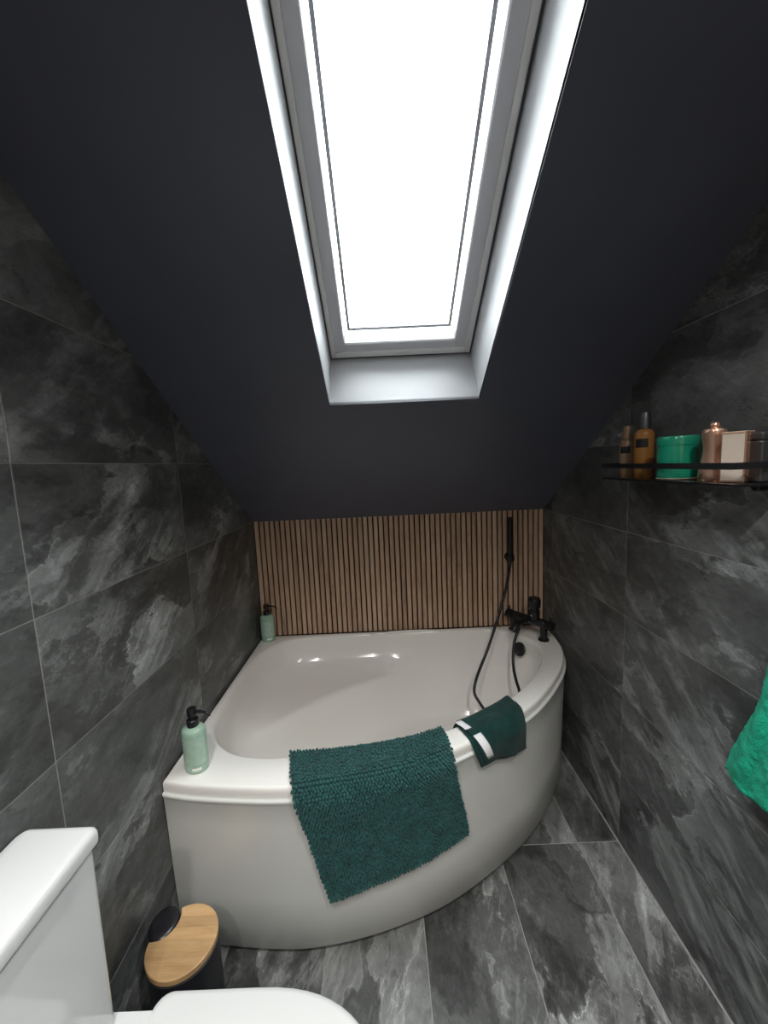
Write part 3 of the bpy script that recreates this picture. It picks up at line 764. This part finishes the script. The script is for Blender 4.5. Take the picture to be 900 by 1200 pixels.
obj('flush_button', lathe([(0,0),(0.024,0),(0.024,0.004),(0.022,0.006),(0,0.006)], n=32, c=Vector((-0.615,0.48,0.8225))-t0), M_chrome, lo_, label='chrome flush button')
def dshape(x0, x1, hw, n=14, back=0.03, yc=0.48, sq=2.5):
    """D plan: straight back at x0, superelliptic nose at x1"""
    pts = []; L = x1-x0; xm = x0+L*0.42
    for k in range(2*n+1):
        a = -pi/2+pi*k/(2*n); c, s = cos(a), sin(a)
        pts.append((xm+(x1-xm)*abs(c)**(2/sq), yc+hw*math.copysign(abs(s)**(2/sq), s)))
    for k in range(7):
        a = pi/2+pi/2*k/6; pts.append((x0+back+back*cos(a), yc+hw-back+back*sin(a)))
    for k in range(7):
        a = pi+pi/2*k/6; pts.append((x0+back+back*cos(a), yc-hw+back+back*sin(a)))
    return pts
pan = loft([(sh(dshape(X0+0.02, -0.20, 0.115)), 0.0), (sh(dshape(X0+0.02, -0.19, 0.120)), 0.02), (sh(dshape(X0+0.01, -0.15, 0.135)), 0.18), (sh(dshape(X0, -0.07, 0.168)), 0.33), (sh(dshape(X0, -0.045, 0.181)), 0.385), (sh(dshape(X0, -0.045, 0.182)), 0.412), (sh(dshape(X0, -0.049, 0.178)), 0.418)])
autosmooth(obj('pan', pan, M_ceramic, toi), 45)
seat_z = 0.4185
se = loft([(sh(dshape(-0.475, -0.046, 0.181)), seat_z), (sh(dshape(-0.477, -0.042, 0.184)), seat_z+0.004), (sh(dshape(-0.477, -0.042, 0.184)), seat_z+0.014), (sh(dshape(-0.475, -0.046, 0.181)), seat_z+0.017)])
autosmooth(obj('seat', se, M_seat, toi), 45)
lz = seat_z+0.018
sl_ = loft([(sh(dshape(-0.478, -0.043, 0.183)), lz), (sh(dshape(-0.480, -0.039, 0.187)), lz+0.003), (sh(dshape(-0.480, -0.039, 0.187)), lz+0.010), (sh(dshape(-0.477, -0.043, 0.183)), lz+0.016), (sh(dshape(-0.470, -0.052, 0.175)), lz+0.018)])
autosmooth(obj('seat_lid', sl_, M_seat, toi), 45)
for yy in (0.40, 0.56):
    obj('hinge', lathe([(0,0),(0.009,0),(0.010,0.002),(0.010,0.024),(0,0.025)], n=18, c=Vector((-0.500, yy, 0.4185))-t0), M_chrome, toi)

# ------------------------------------------------------------------ pedal bin
bn = empty('pedal_bin', (-0.560, 0.880, 0), math.radians(0), label='black pedal bin with a round bamboo lid beside the toilet', cat='bin')
RB = 0.0855; ZL = 0.262
autosmooth(obj('body', lathe([(0,0.002),(RB-0.004,0.002),(RB-0.002,0.006),(RB-0.002,ZL-0.012),(RB,ZL-0.010),(RB,ZL-0.001),(RB-0.003,ZL),(0,ZL)], n=56), M_binb, bn), 40)
autosmooth(obj('base_ring', lathe([(0,0.0),(RB,0.0),(RB+0.001,0.002),(RB+0.001,0.014),(RB-0.002,0.016),(0,0.016)], n=56), M_blackp, bn), 40)
# lid: disc with a round bite for the hinge cap
hx = Vector((-0.079, 0.045)); hr = 0.046
poly = []
for k in range(180):
    a = 2*pi*k/180; p = Vector((cos(a), sin(a)))*(RB-0.001)
    if (p-hx).length > hr+0.002: poly.append((k, p))
# order so the arc starts after the bite
ks = [k for k, _ in poly]; st = next(i for i in range(len(ks)) if (ks[i]-ks[i-1]) % 180 > 1)
arc = [p for _, p in poly[st:]+poly[:st]]
a_end = math.atan2(arc[-1].y-hx.y, arc[-1].x-hx.x); a_st = math.atan2(arc[0].y-hx.y, arc[0].x-hx.x)
da = (a_st-a_end) % (2*pi)
if da > pi: da -= 2*pi
bite = [hx+Vector((cos(a_end+da*k/20), sin(a_end+da*k/20)))*(hr+0.002) for k in range(1, 20)]
lp = [(p.x, p.y) for p in arc+bite]
lid = obj('lid', prism(lp, ZL+0.001, ZL+0.017), M_bamb, bn); lid.data.update()
bevel(lid, 0.0025, 2, 40)
obj('hinge_cap', lathe([(0,-0.02),(hr-0.004,-0.02),(hr-0.002,-0.014),(hr-0.001,0.014),(hr-0.004,0.0185),(hr*0.6,0.0205),(0,0.021)], n=40, c=(hx.x*0.86,hx.y*0.86,ZL), sx=0.80, sy=0.95), M_blackp, bn, smooth=True, label='glossy black hinge cap')
pd = bmesh.new(); add_box(pd, (-0.018, -RB-0.022, 0.006), (0.018, -RB+0.004, 0.014))
bevel(obj('pedal', pd, M_blackp, bn), 0.003)

# ------------------------------------------------------------------ shelf on the right wall
SZ = 1.381
shf = empty('wall_shelf', (0.77, 1.04, SZ), label='black wall shelf with a low rail on the right wall', cat='shelf'); s0_ = Vector(shf.location)
def sl3(a): return Vector(a)-s0_
SX0, SX1, SY0, SY1 = 0.704, XR-0.001, 0.803, 1.280
bevel(obj('shelf_plate', box(sl3((SX0, SY0, SZ-0.007)), sl3((SX1, SY1, SZ))), M_shelf, shf), 0.0015)
rb = bmesh.new()
add_box(rb, sl3((SX0-0.001, SY0-0.001, SZ+0.029)), sl3((SX0+0.003, SY1+0.001, SZ+0.043)))
rail = obj('rail', rb, M_black, shf)
for yy in (SY0, SY1): obj('rail_end', box(sl3((SX0+0.003, yy-0.002, SZ+0.029)), sl3((SX1, yy+0.002, SZ+0.043))), M_black, shf)
for yy in (SY0+0.06, SY1-0.06):
    obj('wall_mount', lathe([(0,0),(0.011,0),(0.011,0.020),(0.009,0.023),(0,0.023)], n=20, c=sl3((SX1, yy, SZ-0.012)), axis=(-1,0,0)), M_black, shf)

def bottle(loc, r, h, label, body, cap, cat='bottle'):
    b = empty('toiletry_bottle', loc, label=label, cat=cat)
    hb_ = h*0.74
    o = autosmooth(obj('bottle_body', lathe([(0,0),(r*0.93,0),(r,0.003),(r,hb_-0.016),(r*0.86,hb_-0.006),(r*0.6,hb_),(0,hb_)], n=32), body, b), 50)
    autosmooth(obj('cap', lathe([(0,hb_),(r*0.66,hb_),(r*0.66,hb_+0.003),(r*0.60,h-0.008),(r*0.50,h-0.002),(0,h)], n=28), cap, b), 45)
    bm = bmesh.new(); prev = None
    for k in range(11):
        a = pi*1.02+pi*0.42*k/10
        rg = [bm.verts.new((1.008*r*cos(a), 1.008*r*sin(a), z)) for z in (hb_*0.62, hb_*0.80)]
        if prev: bm.faces.new((prev[0], rg[0], rg[1], prev[1]))
        prev = rg
    obj('bottle_label', bm, M_blacklab, o, smooth=True)
    return b
bottle((0.762, 1.247, SZ), 0.0215, 0.157, 'small tan bottle at the far end of the wall shelf', M_tan, M_tan)
bottle((0.757, 1.160, SZ), 0.0255, 0.188, 'tall amber bottle with grey cap beside the green candle', M_amber, M_gun)
cd = empty('candle_jar', (0.755, 1.026, SZ), label='jade green candle jar in the middle of the wall shelf', cat='candle')
autosmooth(obj('jar', lathe([(0,0),(0.036,0),(0.041,0.004),(0.0435,0.012),(0.0435,0.086),(0.0415,0.087),(0.0415,0.06),(0,0.06)], n=44), M_jade, cd), 45)
autosmooth(obj('jar_lid', lathe([(0,0.086),(0.0450,0.086),(0.0455,0.088),(0.0455,0.106),(0.0435,0.109),(0,0.110)], n=44), M_jade, cd), 45)
obj('saucer', lathe([(0,-0.0),(0.040,0.0),(0.044,0.003),(0.042,0.004),(0,0.004)], n=40), M_cream, cd)
cd.location.z = SZ+0.0003
# rose gold bottle and carton, gunmetal tin
rg_ = empty('perfume_bottle', (0.762, 0.922, SZ), label='waisted rose gold bottle on the shelf between candle and carton', cat='bottle')
autosmooth(obj('bottle_body', lathe([(0,0),(0.026,0),(0.028,0.004),(0.026,0.03),(0.020,0.062),(0.0195,0.078),(0.023,0.102),(0.024,0.112),(0.021,0.118),(0,0.119)], n=36), M_rose, rg_), 50)
autosmooth(obj('stopper', lathe([(0,0.118),(0.008,0.118),(0.010,0.122),(0.010,0.130),(0.006,0.134),(0,0.135)], n=24), M_rose, rg_), 50)
ct = empty('gift_carton', (0.760, 0.857, SZ), math.radians(28), label='rose gold foil carton with a pale front next to the gunmetal tin', cat='box')
bevel(obj('carton', box((-0.022, -0.022, 0), (0.022, 0.022, 0.106)), M_rose, ct), 0.0015)
obj('front_panel', prism([(-0.0226,-0.019),(-0.0221,-0.019),(-0.0221,0.019),(-0.0226,0.019)], 0.004, 0.102), M_cream, ct)
obj('top_flap', prism([(-0.020,-0.020),(0.020,-0.020),(0.020,0.020),(-0.020,0.020)], 0.106, 0.1072), M_cream, ct)
tn = empty('storage_tin', (0.797, 0.838, SZ), label='dark gunmetal tin at the near end of the wall shelf', cat='tin')
bevel(obj('tin_body', box((-0.030, -0.027, 0), (0.030, 0.027, 0.086)), M_gun, tn), 0.004)
bevel(obj('tin_lid', box((-0.031, -0.028, 0.086), (0.031, 0.028, 0.103)), M_gun, tn), 0.004)
# chrome hook on the wall above the tin
hk = empty('wall_hook', (XR, 0.826, 1.540), label='small chrome hook on the right wall above the shelf', cat='hook')
obj('hook_plate', lathe([(0,0),(0.014,0),(0.014,0.004),(0,0.005)], n=24, c=(-0.0003,0,0), axis=(-1,0,0)), M_chrome, hk)
obj('hook_arm', tube(catmull([(-0.003,0,0),(-0.020,0,0.0),(-0.030,0.002,0.003),(-0.034,0.003,0.010)], 5), 0.005, 12), M_chrome, hk, smooth=True)

# ------------------------------------------------------------------ green towel on its hook
twh = empty('towel_hook', (XR, 0.690, 1.270), label='black hook holding the bright green towel', cat='hook')
obj('hook_plate', lathe([(0,0),(0.020,0),(0.020,0.005),(0,0.006)], n=24, c=(-0.0003,0,0), axis=(-1,0,0)), M_black, twh)
obj('hook_arm', tube(catmull([(-0.004,0,0),(-0.025,0,-0.004),(-0.040,0,0.004),(-0.044,0,0.022)], 5), 0.006, 12), M_black, twh, smooth=True)
tw = empty('hand_towel', (0.79, 0.69, 1.27), label='bright green fluffy towel hanging at the right edge', cat='towel'); w0 = Vector(tw.location)
def towel_grid(nu, nv, zb, amp, xoff, ph, grow):
    G = []
    for i in range(nu+1):
        u = i/nu*2-1; r = []
        for j in range(nv+1):
            v = j/nv
            zend = zb + 0.012*sin(u*4+ph) - 0.010*abs(u)
            z = 1.292 + (zend-1.292)*v
            k = max(0, 1.285-z)
            hw = 0.022 + grow*(1-math.exp(-k*2.6)) + 0.05*smoothstep(0.35, 0.6, k)
            fold = cos(u*pi*2.5+ph)*0.5+0.5*cos(u*pi*4.1+1.3*ph)
            y = 0.69 + hw*u
            x = xoff - 0.010*(1-abs(u)) - amp*(0.35+0.65*min(1, k*2.2))*(0.55+0.45*fold)*(1-0.55*u*u)
            r.append(Vector((x, y, z)))
        G.append(r)
    return G
for nm, zb, amp, xo, ph, gr in (('back_fold', 0.735, 0.012, 0.812, 0.4, 0.122), ('front_fold', 0.705, 0.036, 0.800, 2.0, 0.145)):
    G = towel_grid(130, 120, zb, amp, xo, ph, gr)
    Nn = grid_normals(G)
    if Nn[65][60].x > 0: Nn = [[-n for n in r] for r in Nn]
    for i_ in range(len(G)):
        for j_ in range(len(G[0])): G[i_][j_] = G[i_][j_] + Nn[i_][j_]*(noise.noise(G[i_][j_]*95.0)*0.0022+noise.noise(G[i_][j_]*38.0)*0.0022)
    ob = obj(nm, sheet(G, Nn, 0.008, w0), M_towel, tw, smooth=True)
